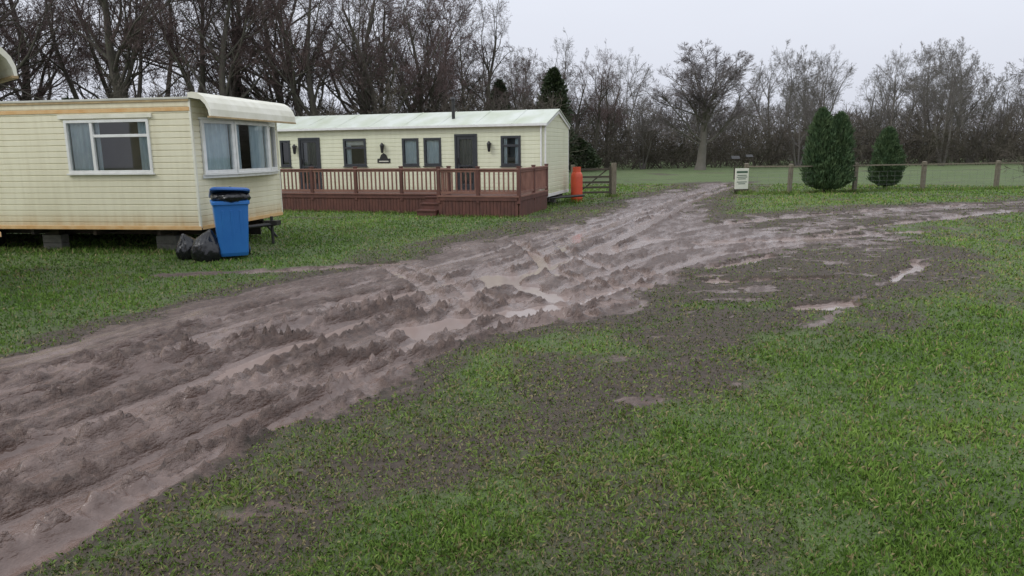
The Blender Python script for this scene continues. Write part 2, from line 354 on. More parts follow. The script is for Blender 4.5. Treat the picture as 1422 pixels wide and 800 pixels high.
# ------------------------------------------------------------ grass blades
def grass(N):
    d=np.exp(RN.uniform(math.log(2.1),math.log(38),N));th=RN.uniform(-.84,.84,N)
    x=d*np.sin(th);y=d*np.cos(th)
    z,mu,di,we=terrain(x,y)
    n=fbm(x*2.6,y*2.6,4,3,.6);nf=fbm(x*11,y*11,3,5);nb=fbm(x*.5,y*.5,4,6)
    keep=(1-sst(.10,.6,mu+.5*nf))*(1-di*.92*sst(-.34,.26,n+.9*nf+.12*di))*(.66+.34*sst(-.3,.1,nf+.5*n))
    keep=np.maximum(keep,.07*(mu<.7)*(nf>0.15))
    k=RN.rand(N)<keep
    x,y,z,d,di,n,mu,nb,nf=[a[k] for a in (x,y,z,d,di,n,mu,nb,nf)];N=len(x)
    L=(.022+.020*RN.rand(N)+.0013*d)*(1+.6*n+.3*nf)*(1-.35*di);W=.0019+.00058*d
    az=RN.uniform(0,2*math.pi,N)+1.2*n;lean=np.abs(RN.normal(.7,.5,N))+.5*di
    ld=np.stack([np.cos(az),np.sin(az)],1);fz=RN.uniform(0,2*math.pi,N)
    sx=np.cos(fz)*W;sy=np.sin(fz)*W
    s1=np.sin(lean*.5)*L*.55;c1=np.cos(lean*.5)*L*.55;s2=s1+np.sin(lean*1.3)*L*.5;c2=c1+np.cos(np.minimum(lean*1.3,1.7))*L*.5
    b=np.stack([x,y,z-.004],1);V=np.empty((N,4,3))
    V[:,0]=b+np.stack([sx,sy,0*x],1);V[:,1]=b-np.stack([sx,sy,0*x],1)
    mid=b+np.stack([ld[:,0]*s1,ld[:,1]*s1,c1],1)
    V[:,2]=mid-np.stack([sx,sy,0*x],1)*.6;V[:,3]=b+np.stack([ld[:,0]*s2,ld[:,1]*s2,np.maximum(c2,.004)],1)
    I=np.arange(N)[:,None]*4;F=(I+np.array([[0,1,2,3]]))
    me=mesh_np('grass',V.reshape(-1,3),F,[M['grass']])
    t=np.clip(RN.rand(N)*.6+.40*(n+.42)+.50*nb,0,.92);t=np.where(RN.rand(N)<.08+.16*np.clip(nb+.2,0,1)+.28*di,1.,t)
    me.attributes.new('tint','FLOAT','POINT').data.foreach_set('value',np.repeat(t,4).astype(np.float32))
    me.attributes.new('gd','FLOAT','POINT').data.foreach_set('value',np.repeat(di*.8,4).astype(np.float32))
    o=bpy.data.objects.new('grass',me);sc.collection.objects.link(o)
m,nt,b=newmat('grass_blades');M['grass']=m
t=nd(nt,'ShaderNodeAttribute',attribute_name='tint').outputs['Fac'];g_=nd(nt,'ShaderNodeAttribute',attribute_name='gd').outputs['Fac']
c=ramp(nt,t,[(0,(.062,.120,.020)),(.45,(.118,.210,.034)),(.85,(.190,.290,.056)),(.93,(.21,.29,.07)),(1,(.29,.24,.12))])
c=mix(nt,math_(nt,'MULTIPLY',g_,.7),c,(.080,.080,.034))
lk(nt,c,b.inputs['Base Color']);b.inputs['Roughness'].default_value=.6;b.inputs['Specular IOR Level'].default_value=.2
grass(540000)
# ------------------------------------------------------------ caravans
def prof(z0,z1,p,zb,depth=.013):
    out=[];k=math.floor((z0-zb)/p)
    while zb+k*p<z1:
        a=zb+k*p
        for z,o in ((a,depth),(a+p*.80,depth),(a+p*.88,0),(a+p*.97,0)):
            if z0<z<z1: out.append((z,o))
        k+=1
    if not out: out=[(z0+.001,depth)]
    return [(z0,out[0][1])]+out+[(z1,out[-1][1])]
def panel(mb,fn,s0,s1,z0,z1,mat,p,zb):
    if s1-s0<.004 or z1-z0<.004: return
    pr=prof(z0,z1,p,zb)
    for (za,oa),(zc,oc) in zip(pr[:-1],pr[1:]):
        mb.poly([fn(s0,za,oa),fn(s1,za,oa),fn(s1,zc,oc),fn(s0,zc,oc)],mat)
def wall(mb,fn,s0,s1,z0,z1,ops,mat,p,zb):
    s=s0
    for a,b_,c,d in sorted(ops):
        panel(mb,fn,s,a,z0,z1,mat,p,zb);panel(mb,fn,a,b_,z0,c,mat,p,zb);panel(mb,fn,a,b_,d,z1,mat,p,zb);s=b_
    panel(mb,fn,s,s1,z0,z1,mat,p,zb)
def gable(mb,fn,W,z0,zr,mat,p):
    pr=prof(z0,zr-.002,p,z0)
    h=zr-z0
    for (za,oa),(zc,oc) in zip(pr[:-1],pr[1:]):
        a=W/2*(za-z0)/h;c=W/2*(zc-z0)/h
        mb.poly([fn(a,za,oa),fn(W-a,za,oa),fn(W-c,zc,oc),fn(c,zc,oc)],mat)
def window(fr,gl,fn,s0,s1,z0,z1,mat,vs=(),hs=(),t=.05,out=.035):
    B=lambda a,b,c,d,o0=-.05,o1=out: fr.box(a,b,c,d,o0,o1,mat,fn)
    B(s0,s1,z0,z0+t);B(s0,s1,z1-t,z1);B(s0,s0+t,z0+t,z1-t);B(s1-t,s1,z0+t,z1-t)
    fr.box(s0-.03,s1+.03,z0-.03,z0-.002,-.01,out+.03,mat,fn)
    for v in vs: B(v-t*.55,v+t*.55,z0+t,z1-t,-.04,out-.006)
    for a,b,h in hs: B(a,b,h-t*.5,h+t*.5,-.04,out-.012)
    gl.poly([fn(s0+t*.5,z0+t*.5,-.012),fn(s1-t*.5,z0+t*.5,-.012),fn(s1-t*.5,z1-t*.5,-.012),fn(s0+t*.5,z1-t*.5,-.012)],'glass')
def curtain(mb,fn,s0,s1,z0,z1,mat='curtain',amp=.018,o=-.075):
    n=max(6,int((s1-s0)/.02));pts=[]
    for i in range(n+1):
        s=s0+(s1-s0)*i/n;q=o+amp*math.sin(i*1.25)+.006*math.sin(i*.6+1)
        pts.append((s,q))
    for (a,p),(b_,q) in zip(pts[:-1],pts[1:]): mb.poly([fn(a,z0,p),fn(b_,z0,q),fn(b_,z1,q),fn(a,z1,p)],mat)
def caravan1(loc,rz,L,W,tow=True):
    root=empty('static_caravan',loc,rz);zb,zt=.48,2.70
    FR=lambda s,z,o:(s,-o,z);EN=lambda s,z,o:(o,s,z);BK=lambda s,z,o:(s,W+o,z);EL=lambda s,z,o:(-L-o,s,z)
    wl=MB();fr=MB();gl=MB();cu=MB();p=.105
    win=[(-2.46,-.80,1.45,2.38),(-6.9,-5.2,1.45,2.38),(-9.2,-8.4,1.6,2.3)]
    win=[w_ for w_ in win if w_[0]>-L+.3]
    wall(wl,FR,-L,0,zb,zt,win,'cream',p,zb)
    bay=(.22,2.90,1.40,2.36);wall(wl,EN,0,W,zb,zt,[bay],'cream',p,zb)
    wall(wl,BK,-L,0,zb,zt,[],'cream',p,zb);wall(wl,EL,0,W,zb,zt,[],'cream',p,zb)
    wl.box(-.02,.019,-.019,.02,zb,zt,'hood');wl.box(-.02,.019,W-.02,W+.019,zb,zt,'hood')
    wl.done('walls',root)
    it=MB();it.box(-L+.03,-.03,.9,.93,zb+.05,zt-.03,'inside');it.box(-L+.03,-.06,.06,W-.05,zb-.02,zb+.03,'inside')
    for s in (-3.6,-7.4): 
        if s>-L: it.box(s,s+.03,.06,.89,zb+.04,zt-.04,'inside')
    it.done('interior',root)
    window(fr,gl,FR,*win[0],'white',vs=(-1.93,),hs=((-1.90,-.85,2.10),))
    for w_ in win[1:]: window(fr,gl,FR,*w_,'white',vs=((w_[0]+w_[1])/2,))
    curtain(cu,FR,-2.42,-1.99,1.47,2.36);curtain(cu,FR,-1.08,-.84,1.47,2.36)
    curtain(cu,FR,-1.95,-1.83,1.47,2.36)
    pts=[(.22,.02),(.92,.24),(2.20,.24),(2.90,.02)]
    for i,(a,b_) in enumerate(zip(pts[:-1],pts[1:])):
        A=Vector((a[1],a[0],0));B_=Vector((b_[1],b_[0],0));d=(B_-A);l=d.length;d/=l;nn=Vector((d.y,-d.x,0))
        if nn.x<0: nn=-nn
        fn=(lambda A,d,nn:(lambda s,z,o:tuple(A+d*s+nn*o+Vector((0,0,z)))))(A,d,nn)
        window(fr,gl,fn,0.004,l-.004,1.42,2.36,'white',t=.06)
        if i==0: curtain(cu,fn,.06,l-.06,1.45,2.33)
        if i==1: curtain(cu,fn,l-.6,l-.05,1.45,2.33);curtain(cu,fn,.06,.32,1.45,2.33)
        if i==2: curtain(cu,fn,.06,l-.3,1.45,2.33,o=-.05)
    sill=[(0.02,.16),(.26,.92),(.26,2.2),(.02,2.96)]
    for z0,z1 in ((1.34,1.40),(2.362,2.40)):
        fr.loft([[(x_+.012,y_,z0) for x_,y_ in sill],[(x_+.012,y_,z1) for x_,y_ in sill]],'white')
    fr.done('window_frames',root,.004);gl.done('window_glass',root,recalc=False);cu.done('curtains',root,smooth=True,recalc=False)
    tr=MB()
    tr.box(-L,0,-.026,-.014,2.50,2.565,'orange');tr.box(-L,.0,-.032,-.014,zt-.04,zt+.03,'tan')
    tr.box(-L,.03,-.03,-.0145,zb-.035,zb+.03,'orange')
    tr.box(.0145,.028,0.02,W,zb-.035,zb+.03,'orange')
    tr.box(-2.55,-.72,-.05,-.0145,2.40,2.47,'hood')
    tr.done('trim',root,.003)
    rf=MB();n=12;ring=[]
    for x_ in (-L-.03,.02):
        r=[(x_,-.04+(W+.08)*i/n,zt+.028+.10*math.sin(math.pi*i/n)) for i in range(n+1)];r+=[(x_,W+.04,zt),(x_,-.04,zt)];ring.append(r)
    rf.loft(ring,'roof1')
    rf.done('roof',root)
    hd=MB();pr=[(.02,2.80),(.10,2.81),(.20,2.79),(.30,2.73),(.38,2.63),(.42,2.52),(.425,2.40),(.39,2.40),(.375,2.50),(.33,2.60),(.25,2.68),(.02,2.72)]
    hd.loft([[(o,s,z) for o,z in pr] for s in (-.07,W+.07)],'hood')
    hd.box(.36,.432,-.075,W+.075,2.375,2.405,'tan')
    hd.done('roof_hood',root)
    ch=MB();ch.box(-L+.02,-.02,.03,W-.03,zb-.05,zb-.004,'floorpan')
    for y_ in (.75,W-.75): ch.box(-L,-.1,y_-.04,y_+.04,.28,zb-.052,'chassis')
    for x_ in np.arange(-L+.6,0,1.3): ch.box(x_-.03,x_+.03,.1,W-.1,.33,zb-.054,'chassis')
    for y_ in (.55,W-.55):
        ch.tube((-4.9,y_-.1,.30),(-4.9,y_+.1,.30),.30,.30,'black',20);ch.tube((-4.9,y_-.11,.30),(-4.9,y_+.11,.30),.15,.15,'chassis',14)
    if tow:
        ch.tube((-.1,.75,.36),(.62,W/2,.40),.035,.035,'black');ch.tube((-.1,W-.75,.36),(.62,W/2,.40),.035,.035,'black')
        ch.tube((.55,W/2,.0),(.55,W/2,.55),.03,.03,'black');ch.box(.42,.7,W/2-.09,W/2+.09,.38,.47,'black')
        ch.tube((-.2,2.5,.42),(.02,2.72,.0),.025,.025,'black')
    ch.box(-L,-.5,W-.06,W-.03,.02,zb-.056,'floorpan')
    ch.done('chassis',root)
    bl=MB()
    for x_ in (-1.0,-3.4,-6.2):
        for k in range(2): bl.box(x_-.2,x_+.2,.42,.62,-.02+k*.155,.13+k*.155,'concrete')
        bl.box(x_-.15,x_+.15,.44,.60,.287,.425,'darkwood')
    bl.done('support_blocks',root,.008)
    return root
caravan1((-5.50,12.75,0),math.radians(-9.4),10.6,3.05)
caravan1((-6.41,8.97,.33),math.radians(47),6.5,3.05,False)
def caravan2():
    L,W=11.2,3.2;zb,zt,zr=.38,2.56,3.02
    root=empty('static_caravan',(1.07,22.4,0),math.radians(-17))
    FR=lambda s,z,o:(s,-o,z);EN=lambda s,z,o:(o,s,z);BK=lambda s,z,o:(s,W+o,z);EL=lambda s,z,o:(-L-o,s,z)
    wl=MB();fr=MB();gl=MB();cu=MB();p=.13
    wins=[(-1.42,-.78,1.30,2.22),(-4.02,-3.42,1.32,2.2),(-4.78,-4.20,1.32,2.2),(-6.92,-6.08,1.32,2.22),(-9.35,-8.95,1.32,2.2)]
    doors=[(-2.96,-2.20,.56,2.30),(-8.62,-7.80,.56,2.28)]
    wall(wl,FR,-L,0,zb,zt,wins+doors,'cream2',p,zb)
    wall(wl,EN,0,W,zb,zt,[],'cream2',p,zb);wall(wl,BK,-L,0,zb,zt,[],'cream2',p,zb);wall(wl,EL,0,W,zb,zt,[],'cream2',p,zb)
    gable(wl,EN,W,zt,zr,'cream2',p);gable(wl,EL,W,zt,zr,'cream2',p)
    for y0 in (-.019,W-.02): wl.box(-.02,.022,y0,y0+.04,zb,zt,'white')
    wl.done('walls',root)
    it=MB();it.box(-L+.05,-.05,1.2,1.23,zb+.05,zt,'inside');it.box(-L+.05,-.05,.05,W-.05,zb-.02,zb+.03,'inside')
    for s in (-1.8,-3.2,-5.3,-7.3): it.box(s,s+.03,.06,1.19,zb+.05,zt-.03,'inside')
    it.done('interior',root)
    for i,w_ in enumerate(wins):
        hs=((w_[0]+.05,w_[1]-.05,w_[3]-.30),) if i in (0,3) else ()
        window(fr,gl,FR,*w_,'grey',hs=hs,t=.075)
        if i in (1,2): curtain(cu,FR,w_[0]+.06,w_[1]-.06,w_[2]+.05,w_[3]-.05,'curtain',.012)
        if i==3: curtain(cu,FR,w_[0]+.07,w_[0]+.24,w_[2]+.05,w_[3]-.05);cu.poly([FR(w_[0]+.06,2.0,-.06),FR(w_[1]-.06,2.0,-.06),FR(w_[1]-.06,2.2,-.06),FR(w_[0]+.06,2.2,-.06)],'white')
        if i==0: curtain(cu,FR,w_[0]+.07,w_[0]+.18,w_[2]+.05,w_[3]-.05);curtain(cu,FR,w_[1]-.2,w_[1]-.07,w_[2]+.05,w_[3]-.05)
    for a,b_,c_,d in doors:
        t=.07
        for q in ((a,b_,d-t,d),(a,a+t,c_,d-t),(b_-t,b_,c_,d-t),(a,b_,c_-.04,c_)): fr.box(*q,-.05,.04,'grey',FR)
        fr.box(a+t,b_-t,c_,c_+.18,-.04,.015,'grey',FR);fr.box(a+t,a+t+.09,c_+.18,d-t,-.04,.015,'grey',FR);fr.box(b_-t-.09,b_-t,c_+.18,d-t,-.04,.015,'grey',FR);fr.box(a+t+.09,b_-t-.09,d-t-.1,d-t,-.04,.015,'grey',FR)
        fr.box(a+t+.09,b_-t-.09,1.28,1.34,-.04,.012,'grey',FR)
        gl.poly([FR(a+t+.08,c_+.17,-.01),FR(b_-t-.08,c_+.17,-.01),FR(b_-t-.08,d-t-.09,-.01),FR(a+t+.08,d-t-.09,-.01)],'glass')
        curtain(cu,FR,a+t+.06,b_-t-.06,c_+.15,d-.15,'door',.015,-.07)
        fr.box(a+t+.02,a+t+.05,1.4,1.56,.015,.06,'black',FR)
    fr.done('window_and_door_frames',root,.004);gl.done('window_glass',root,recalc=False);cu.done('curtains',root,smooth=True,recalc=False)
    rf=MB();ov=.09
    for sgn in (0,1):
        y0=-ov if sgn==0 else W+ov;ym=W/2
        sl=(zr-zt)/(W/2);ze=zt-sl*ov+.015
        pr=[(y0,ze),(ym,zr+.02),(ym,zr+.055),(y0,ze+.035)]
        rf.loft([[(x_,a,b_) for a,b_ in pr] for x_ in (-L-.1,.08)],'roof2')
    for x_ in np.arange(-L+.4,0,1.22):
        rf.loft([[(x_+q,y_,z_) for q,y_,z_ in ((-.02,-ov,zt+.03),(.02,-ov,zt+.03),(.02,W/2,zr+.068),(-.02,W/2,zr+.068))],[(x_+q,y_,z_) for q,y_,z_ in ((-.02,-ov,zt-.0),(.02,-ov,zt-.0),(.02,W/2,zr+.04),(-.02,W/2,zr+.04))]],'roof2')
    rf.done('roof',root)
    tr=MB();tr.box(-L-.1,.08,-ov-.07,-ov,zt-.06,zt+.012,'white')
    tr.tube((-.12,-.06,zt-.05),(-.12,-.06,.35),.03,.03,'white',8)
    for q in ((0,W/2),(W,W/2)):
        tr.loft([[ (x_,q[0]+(-.08 if q[0]==0 else .08),zt-.10) for x_ in (.022,.05)]+[(x_,q[0]+(-.08 if q[0]==0 else .08),zt+.0) for x_ in (.05,.022)],[(x_,W/2,zr-.09) for x_ in (.022,.05)]+[(x_,W/2,zr+.015) for x_ in (.05,.022)]],'white')
    tr.box(.015,.03,.0,W,zb-.05,zb+.05,'white');tr.box(-L,.0,-.03,-.015,zb-.05,zb+.05,'white')
    tr.done('gutter_and_trim',root,.004)
    fl=MB();fl.tube((-3.25,.7,zt+.1),(-3.25,.7,3.42),.055,.055,'black',14);fl.tube((-3.25,.7,3.42),(-3.25,.7,3.5),.10,.03,'black',14);fl.done('stove_flue',root)
    la=MB()
    for s in (-1.78,-5.45+.0,-8.85+.12):
        la.box(s-.04,s+.04,1.98,2.02,.013,.10,'black',FR);la.tube((s,-.11,1.78),(s,-.11,1.98),.045,.07,'black',6);la.tube((s,-.11,1.98),(s,-.11,2.07),.085,.015,'black',6);la.tube((s,-.11,1.74),(s,-.11,1.78),.03,.05,'black',6)
    la.done('wall_lanterns',root)
    sg=MB();sg.box(-5.68,-5.22,1.42,1.56,.014,.03,'black',FR);sg.loft([[(-5.60,-.014,1.56),(-5.3,-.014,1.56),(-5.36,-.014,1.68),(-5.45,-.014,1.74),(-5.54,-.014,1.68)],[(-5.60,-.03,1.56),(-5.3,-.03,1.56),(-5.36,-.03,1.68),(-5.45,-.03,1.74),(-5.54,-.03,1.68)]],'black')
    sg.box(-5.62,-5.28,1.46,1.49,.03,.034,'signcream',FR);sg.done('name_plaque',root)
    ch=MB();ch.box(-L+.02,-.02,.03,W-.03,zb-.05,zb-.004,'floorpan')
    for y_ in (.7,W-.7): ch.box(-L,-.05,y_-.05,y_+.05,.18,zb-.052,'chassis')
    for x_ in (-.5,-4,-8): 
        for y_ in (.7,W-.7): ch.box(x_-.2,x_+.2,y_-.12,y_+.12,0,.178,'concrete')
    ch.tube((-.0,W/2,.25),(.9,W/2,.3),.04,.04,'black');ch.tube((-.1,.75,.25),(.9,W/2-.02,.3),.03,.03,'black')
    ch.done('chassis',root)
    return root
caravan2()
# ------------------------------------------------------------ timber deck
def deck():
    root=empty('timber_deck',(1.07,22.4,0),math.radians(-17));fz=.56
    x0,x1,x2=-9.7,-2.25,.06;ya,yb,yc=-.10,-2.35,-3.12
    fl=MB()
    y=ya
    while y>yc+.02:
        y2=max(y-.138,yc);fl.box(x1 if y<=yb+.02 else x0,x2,y2,y,fz-.03,fz,'deck');y-=.145
    fl.done('floor_boards',root)
    sk=MB()
    def skirt(p,q):
        p=Vector((*p,0));q=Vector((*q,0));d=q-p;l=d.length;d/=l;n=Vector((d.y,-d.x,0))
        fn=lambda s,z,o:tuple(p+d*s+n*o+Vector((0,0,z)))
        s=0
        while s<l-.02:
            e=min(s+.092,l);sk.box(s,e,-.05+rnd.uniform(.0,.03),fz-.035,.0,.02+rnd.uniform(0,.004),'deck',fn);s+=.1
        sk.box(0,l,fz-.13,fz-.034,.026,.045,'deck',fn)
        sk.box(-.02,l+.02,fz-.031,fz+.012,-.03,.06,'deckrail',fn)
    rl=MB();zt=1.30
    def rail(p,q,npost):
        p=Vector((*p,0));q=Vector((*q,0));d=q-p;l=d.length;d/=l;n=Vector((d.y,-d.x,0))
        fn=lambda s,z,o:tuple(p+d*s+n*o+Vector((0,0,z)))
        rl.box(0,l,zt-.04,zt,-.06,.05,'deckrail',fn);rl.box(0,l,zt-.10,zt-.042,-.03,.02,'deckrail',fn);rl.box(0,l,fz+.06,fz+.12,-.03,.02,'deckrail',fn)
        for i in range(npost+1):
            s=l*i/npost;rl.box(s-.045,s+.045,fz-.2,zt+.035,-.05,.042,'deck',fn);rl.box(s-.055,s+.055,zt+.036,zt+.06,-.06,.052,'deck',fn)
        s=.13
        while s<l-.06:
            rl.box(s-.019,s+.019,fz+.122,zt-.102,-.024,.014,'deckrail',fn);s+=.135
    for a,b_,k in (((x0,yb),(x1,yb),5),((x1,yb),(x1,yc),1),((x1,yc),(x2,yc),2),((x2,yc),(x2,ya),2)):
        skirt(a,b_);rail(a,b_,k)
    sk.done('skirt_boards',root,.003);rl.done('railings',root,.003)
    st=MB()
    for k in range(3):
        st.box(x1-.62,x1-.06,yb-.30*(3-k)+.0,yb-.06,-.04+k*.17,.165+k*.17-.03,'deck')
        st.box(x1-.65,x1-.05,yb-.30*(3-k)-.03,yb-.06,.137+k*.17,.168+k*.17,'deck')
    st.done('steps',root)
deck()
# ------------------------------------------------------------ wheelie bin
def rrect(w,d,z,r=.05,cx=0,cy=0,n=4):
    P=[]
    for sx,sy,a0 in ((1,1,0),(-1,1,90),(-1,-1,180),(1,-1,270)):
        for i in range(n+1):
            a=math.radians(a0+90*i/n);P.append((cx+sx*(w/2-r)+r*math.cos(a),cy+sy*(d/2-r)+r*math.sin(a),z))
    return P
def bagmesh(name,c,r,seed,parent=None):
    bm=bmesh.new();bmesh.ops.create_icosphere(bm,subdivisions=5,radius=1);rs=np.random.RandomState(seed)
    co=np.array([v.co[:] for v in bm.verts]);th=np.arctan2(co[:,1],co[:,0]);
    f=1+.14*fbm(co[:,0]*1.5+seed,co[:,1]*1.5+co[:,2]*1.1,3,seed)+.09*np.abs(fbm(th*3.2+seed,co[:,2]*1.8,3,seed+2))+.05*np.abs(fbm(co[:,0]*7+co[:,2]*3,co[:,1]*7+co[:,2]*4,3,1))
    for v,k in zip(bm.verts,f):
        x,y,z=v.co;k2=k
        if z>.75:
            t=(z-.75)/.25;k2=k*(1-.55*t);z=z+.35*t
        z=max(z*k,-.72)
        v.co=(x*k2*r[0],y*k2*r[1],z*r[2])
    me=bpy.data.meshes.new(name);bm.to_mesh(me);bm.free();me.materials.append(M['bag']);me.polygons.foreach_set('use_smooth',[True]*len(me.polygons))
    o=bpy.data.objects.new(name,me);o.location=c;sc.collection.objects.link(o)
    if parent: o.parent=parent
    return o
def wheelie():
    root=empty('wheelie_bin',(-4.78,12.3,0),math.radians(24))
    b_=MB();b_.loft([rrect(.44,.50,.06,.05,0,.02),rrect(.46,.54,.12,.05,0,.01),rrect(.55,.68,.90,.06),rrect(.56,.69,.93,.06),rrect(.60,.74,.935,.06),rrect(.60,.74,.99,.06),rrect(.56,.70,.995,.06)],'binblue')
    for s in (-.14,.0,.14): b_.loft([[(s-.02,-.262,.16),(s+.02,-.262,.16),(s+.02,-.24,.16),(s-.02,-.24,.16)],[(s-.02,-.345,.84),(s+.02,-.345,.84),(s+.02,-.32,.84),(s-.02,-.32,.84)]],'binblue')
    b_.done('body',root,.006,smooth=False)
    l=MB();l.loft([rrect(.62,.78,0,.07),rrect(.63,.79,.03,.07),rrect(.58,.72,.06,.09),rrect(.40,.5,.085,.1)],'binlid')
    l.box(-.2,.2,-.42,-.37,.0,.03,'binlid')
    o=l.done('lid',root,.005);
    for v in o.data.vertices: v.co.y-=.36
    o.location=(0,.37,1.0);o.rotation_euler=(math.radians(-13),math.radians(3),0)
    h=MB();h.tube((-.24,.42,.97),(.24,.42,.97),.018,.018,'binblue');
    for s in (-.22,.22): h.box(s-.02,s+.02,.35,.43,.95,.99,'binblue')
    h.tube((-.27,.26,.10),(.27,.26,.10),.012,.012,'black')
    for s in (-1,1):
        h.tube((s*.235,.28,.10),(s*.285,.28,.10),.10,.10,'black',20);h.tube((s*.284,.28,.10),(s*.292,.28,.10),.05,.05,'binblue',12)
    h.done('wheels_and_handle',root)
    bagmesh('bag_in_bin',(.02,-.12,1.05),(.31,.30,.12),5,root)
wheelie()
bagmesh('rubbish_bag',(-5.12,12.02,.17),(.24,.22,.25),2).rotation_euler=(0,.2,.4)
bagmesh('rubbish_bag',(-5.55,12.3,.15),(.21,.2,.21),3).rotation_euler=(0,-.3,1)
# ------------------------------------------------------------ gas bottle
g=MB();root=empty('gas_bottle',(2.25,24.8,0))
g.revolve([(.17,0),(.185,.02),(.185,.06)],(0,0,0),'gas');g.revolve([(.17,.061),(.20,.10),(.202,.16),(.202,.85),(.19,.95),(.15,1.02),(.07,1.06)],(0,0,0),'gas');g.done('bottle_body',root,smooth=True)
g=MB();g.revolve([(.135,1.0),(.14,1.02),(.14,1.2),(.125,1.2),(.122,1.03)],(0,0,0),'gas');g.tube((0,0,1.05),(0,0,1.17),.03,.025,'wire');g.tube((0,0,1.14),(.1,0,1.14),.014,.014,'wire');g.revolve([(.203,.5),(.205,.505),(.205,.53),(.203,.535)],(0,0,0),'gas');g.done('valve_guard',root)
# ------------------------------------------------------------ gate, fences, sign
def gate():
    root=empty('field_gate',(2.45,27.4,0),math.radians(7));g=MB();W=1.35
    for z in (.14,.33,.52,.72,1.0): g.box(0,W,-.02,.02,z,z+.075,'darkwood')
    for x in (0,W-.07): g.box(x,x+.07,-.045,-.021,.08,1.15,'darkwood')
    g.loft([[(0.05,.022,.15),(.12,.022,.15),(.12,.045,.15),(.05,.045,.15)],[(W-.14,.022,1.05),(W-.07,.022,1.05),(W-.07,.045,1.05),(W-.14,.045,1.05)]],'darkwood')
    g.done('gate_bars',root,.004)
    p=MB();p.box(W+.03,W+.20,-.09,.08,-.1,1.27,'wood');p.box(-.18,-.04,-.08,.07,-.1,1.22,'wood');p.done('gate_posts',root,.01)
gate()
def fence(name,pts,h,rails,wires,t=.055):
    root=empty(name,(0,0,0));p=MB();r=MB();w=MB()
    for i,(x,y) in enumerate(pts):
        a=rnd.uniform(-.03,.03);hh=h+rnd.uniform(-.03,.05)
        p.loft([[(x-t,y-t,-.1),(x+t,y-t,-.1),(x+t,y+t,-.1),(x-t,y+t,-.1)],[(x-t+a,y-t,hh),(x+t+a,y-t,hh),(x+t+a,y+t,hh+.02),(x-t+a,y+t,hh+.02)]],'wood')
    for (x0,y0),(x1,y1) in zip(pts[:-1],pts[1:]):
        for z in rails:
            dz=rnd.uniform(-.01,.01)
            r.loft([[(x,y-t-.03,zz),(x,y-t-.001,zz),(x,y-t-.001,zz+.05),(x,y-t-.03,zz+.05)] for x,y,zz in ((x0,y0,z),(x1,y1,z+dz))],'wood')
        for z in wires: w.tube((x0,y0-t-.035,z),(x1,y1-t-.035,z),.004,.004,'wire',4)
        if wires:
            n=int((x1-x0)/.3)
            for i in range(n):
                q=i/n;w.tube((x0+(x1-x0)*q,y0+(y1-y0)*q-t-.036,.08),(x0+(x1-x0)*q,y0+(y1-y0)*q-t-.036,max(wires)),.003,.003,'wire',4)
    p.done('posts',root,.006);
    if rails: r.done('rails',root)
    if wires: w.done('wires',root)
fence('post_and_rail_fence',[(9.35,28.9),(10.75,28.0),(13.5,28.5),(16.4,28.9),(19.6,29.3),(23,29.8),(27,30.3)],1.12,(1.02,),(.15,.3,.45,.62,.8),.07)
fence('paddock_fence',[(x,72+.05*x) for x in np.arange(30,85,2.6)],1.25,(.5,1.0),(),.06)
root=empty('notice_sign',(9.05,28.5,0),math.radians(14));s=MB()
s.box(-.29,.29,-.02,.02,.18,.98,'signcream');s.done('board',root,.006)
s=MB();s.box(-.24,.24,-.024,-.0205,.80,.88,'signink');
for z,a in ((.70,.2),(.63,.23),(.56,.17),(.44,.22),(.37,.15)): s.box(-a,a,-.024,-.0205,z,z+.03,'signink')
s.done('lettering',root)
s=MB();s.box(-.26,-.19,.021,.07,-.1,.95,'darkwood');s.box(.19,.26,.021,.07,-.1,.95,'darkwood');s.box(-.31,.31,-.03,.03,.10,.178,'darkwood');s.done('legs',root)
def birdtable(x,y):
    root=empty('bird_table',(x,y,0));root.scale=(.75,.75,.72);s=MB();s.box(-.04,.04,-.04,.04,-.1,1.35,'darkwood');s.box(-.25,.25,-.25,.25,1.35,1.39,'darkwood')
    for a in (-.2,.2):
        for c_ in (-.2,.2): s.box(a-.02,a+.02,c_-.02,c_+.02,1.39,1.62,'darkwood')
    s.loft([[(-.32,-.32,1.62),(.32,-.32,1.62),(.32,.32,1.62),(-.32,.32,1.62)],[(-.3,-.02,1.85),(.3,-.02,1.85),(.3,.02,1.85),(-.3,.02,1.85)]],'black');s.done('table',root)
birdtable(12.9,42);birdtable(16.3,50)
# ------------------------------------------------------------ trees
def unit(a): return a/np.maximum(np.linalg.norm(a,axis=-1,keepdims=True),1e-9)
def strands(rs,st,d,L,R,k,wander,trop,tip):
    n=len(st);P=np.empty((n,k,3));P[:,0]=st;d=d.copy()
    for i in range(1,k):
        d=unit(d+rs.normal(0,wander,(n,3))+np.array([0,0,trop]));P[:,i]=P[:,i-1]+d*(L/(k-1))[:,None]
    t=np.linspace(0,1,k)[None,:];return P,R[:,None]*(1-t*(1-tip))
def children(rs,P,R,L,c,tmin,ang,ratio,rr):
    n,k,_=P.shape;t=rs.uniform(tmin,1.,(n,c));t[:,0]=1.
    f=t*(k-1);i=np.minimum(f.astype(int),k-2);u=(f-i)[...,None];I=np.arange(n)[:,None]
    p=P[I,i]*(1-u)+P[I,i+1]*u;pd=unit(P[I,i+1]-P[I,i]);r=R[I,i]*(1-u[...,0])+R[I,i+1]*u[...,0]
    q=unit(np.cross(pd,unit(rs.normal(size=pd.shape))));a=np.radians(rs.uniform(ang[0],ang[1],(n,c)))[...,None]
    a[:,0]*=.4
    d=pd*np.cos(a)+q*np.sin(a);l=L[:,None]*rs.uniform(ratio[0],ratio[1],(n,c))*(1.15-.55*t)
    return p.reshape(-1,3),d.reshape(-1,3),l.ravel(),(r*rr).ravel()
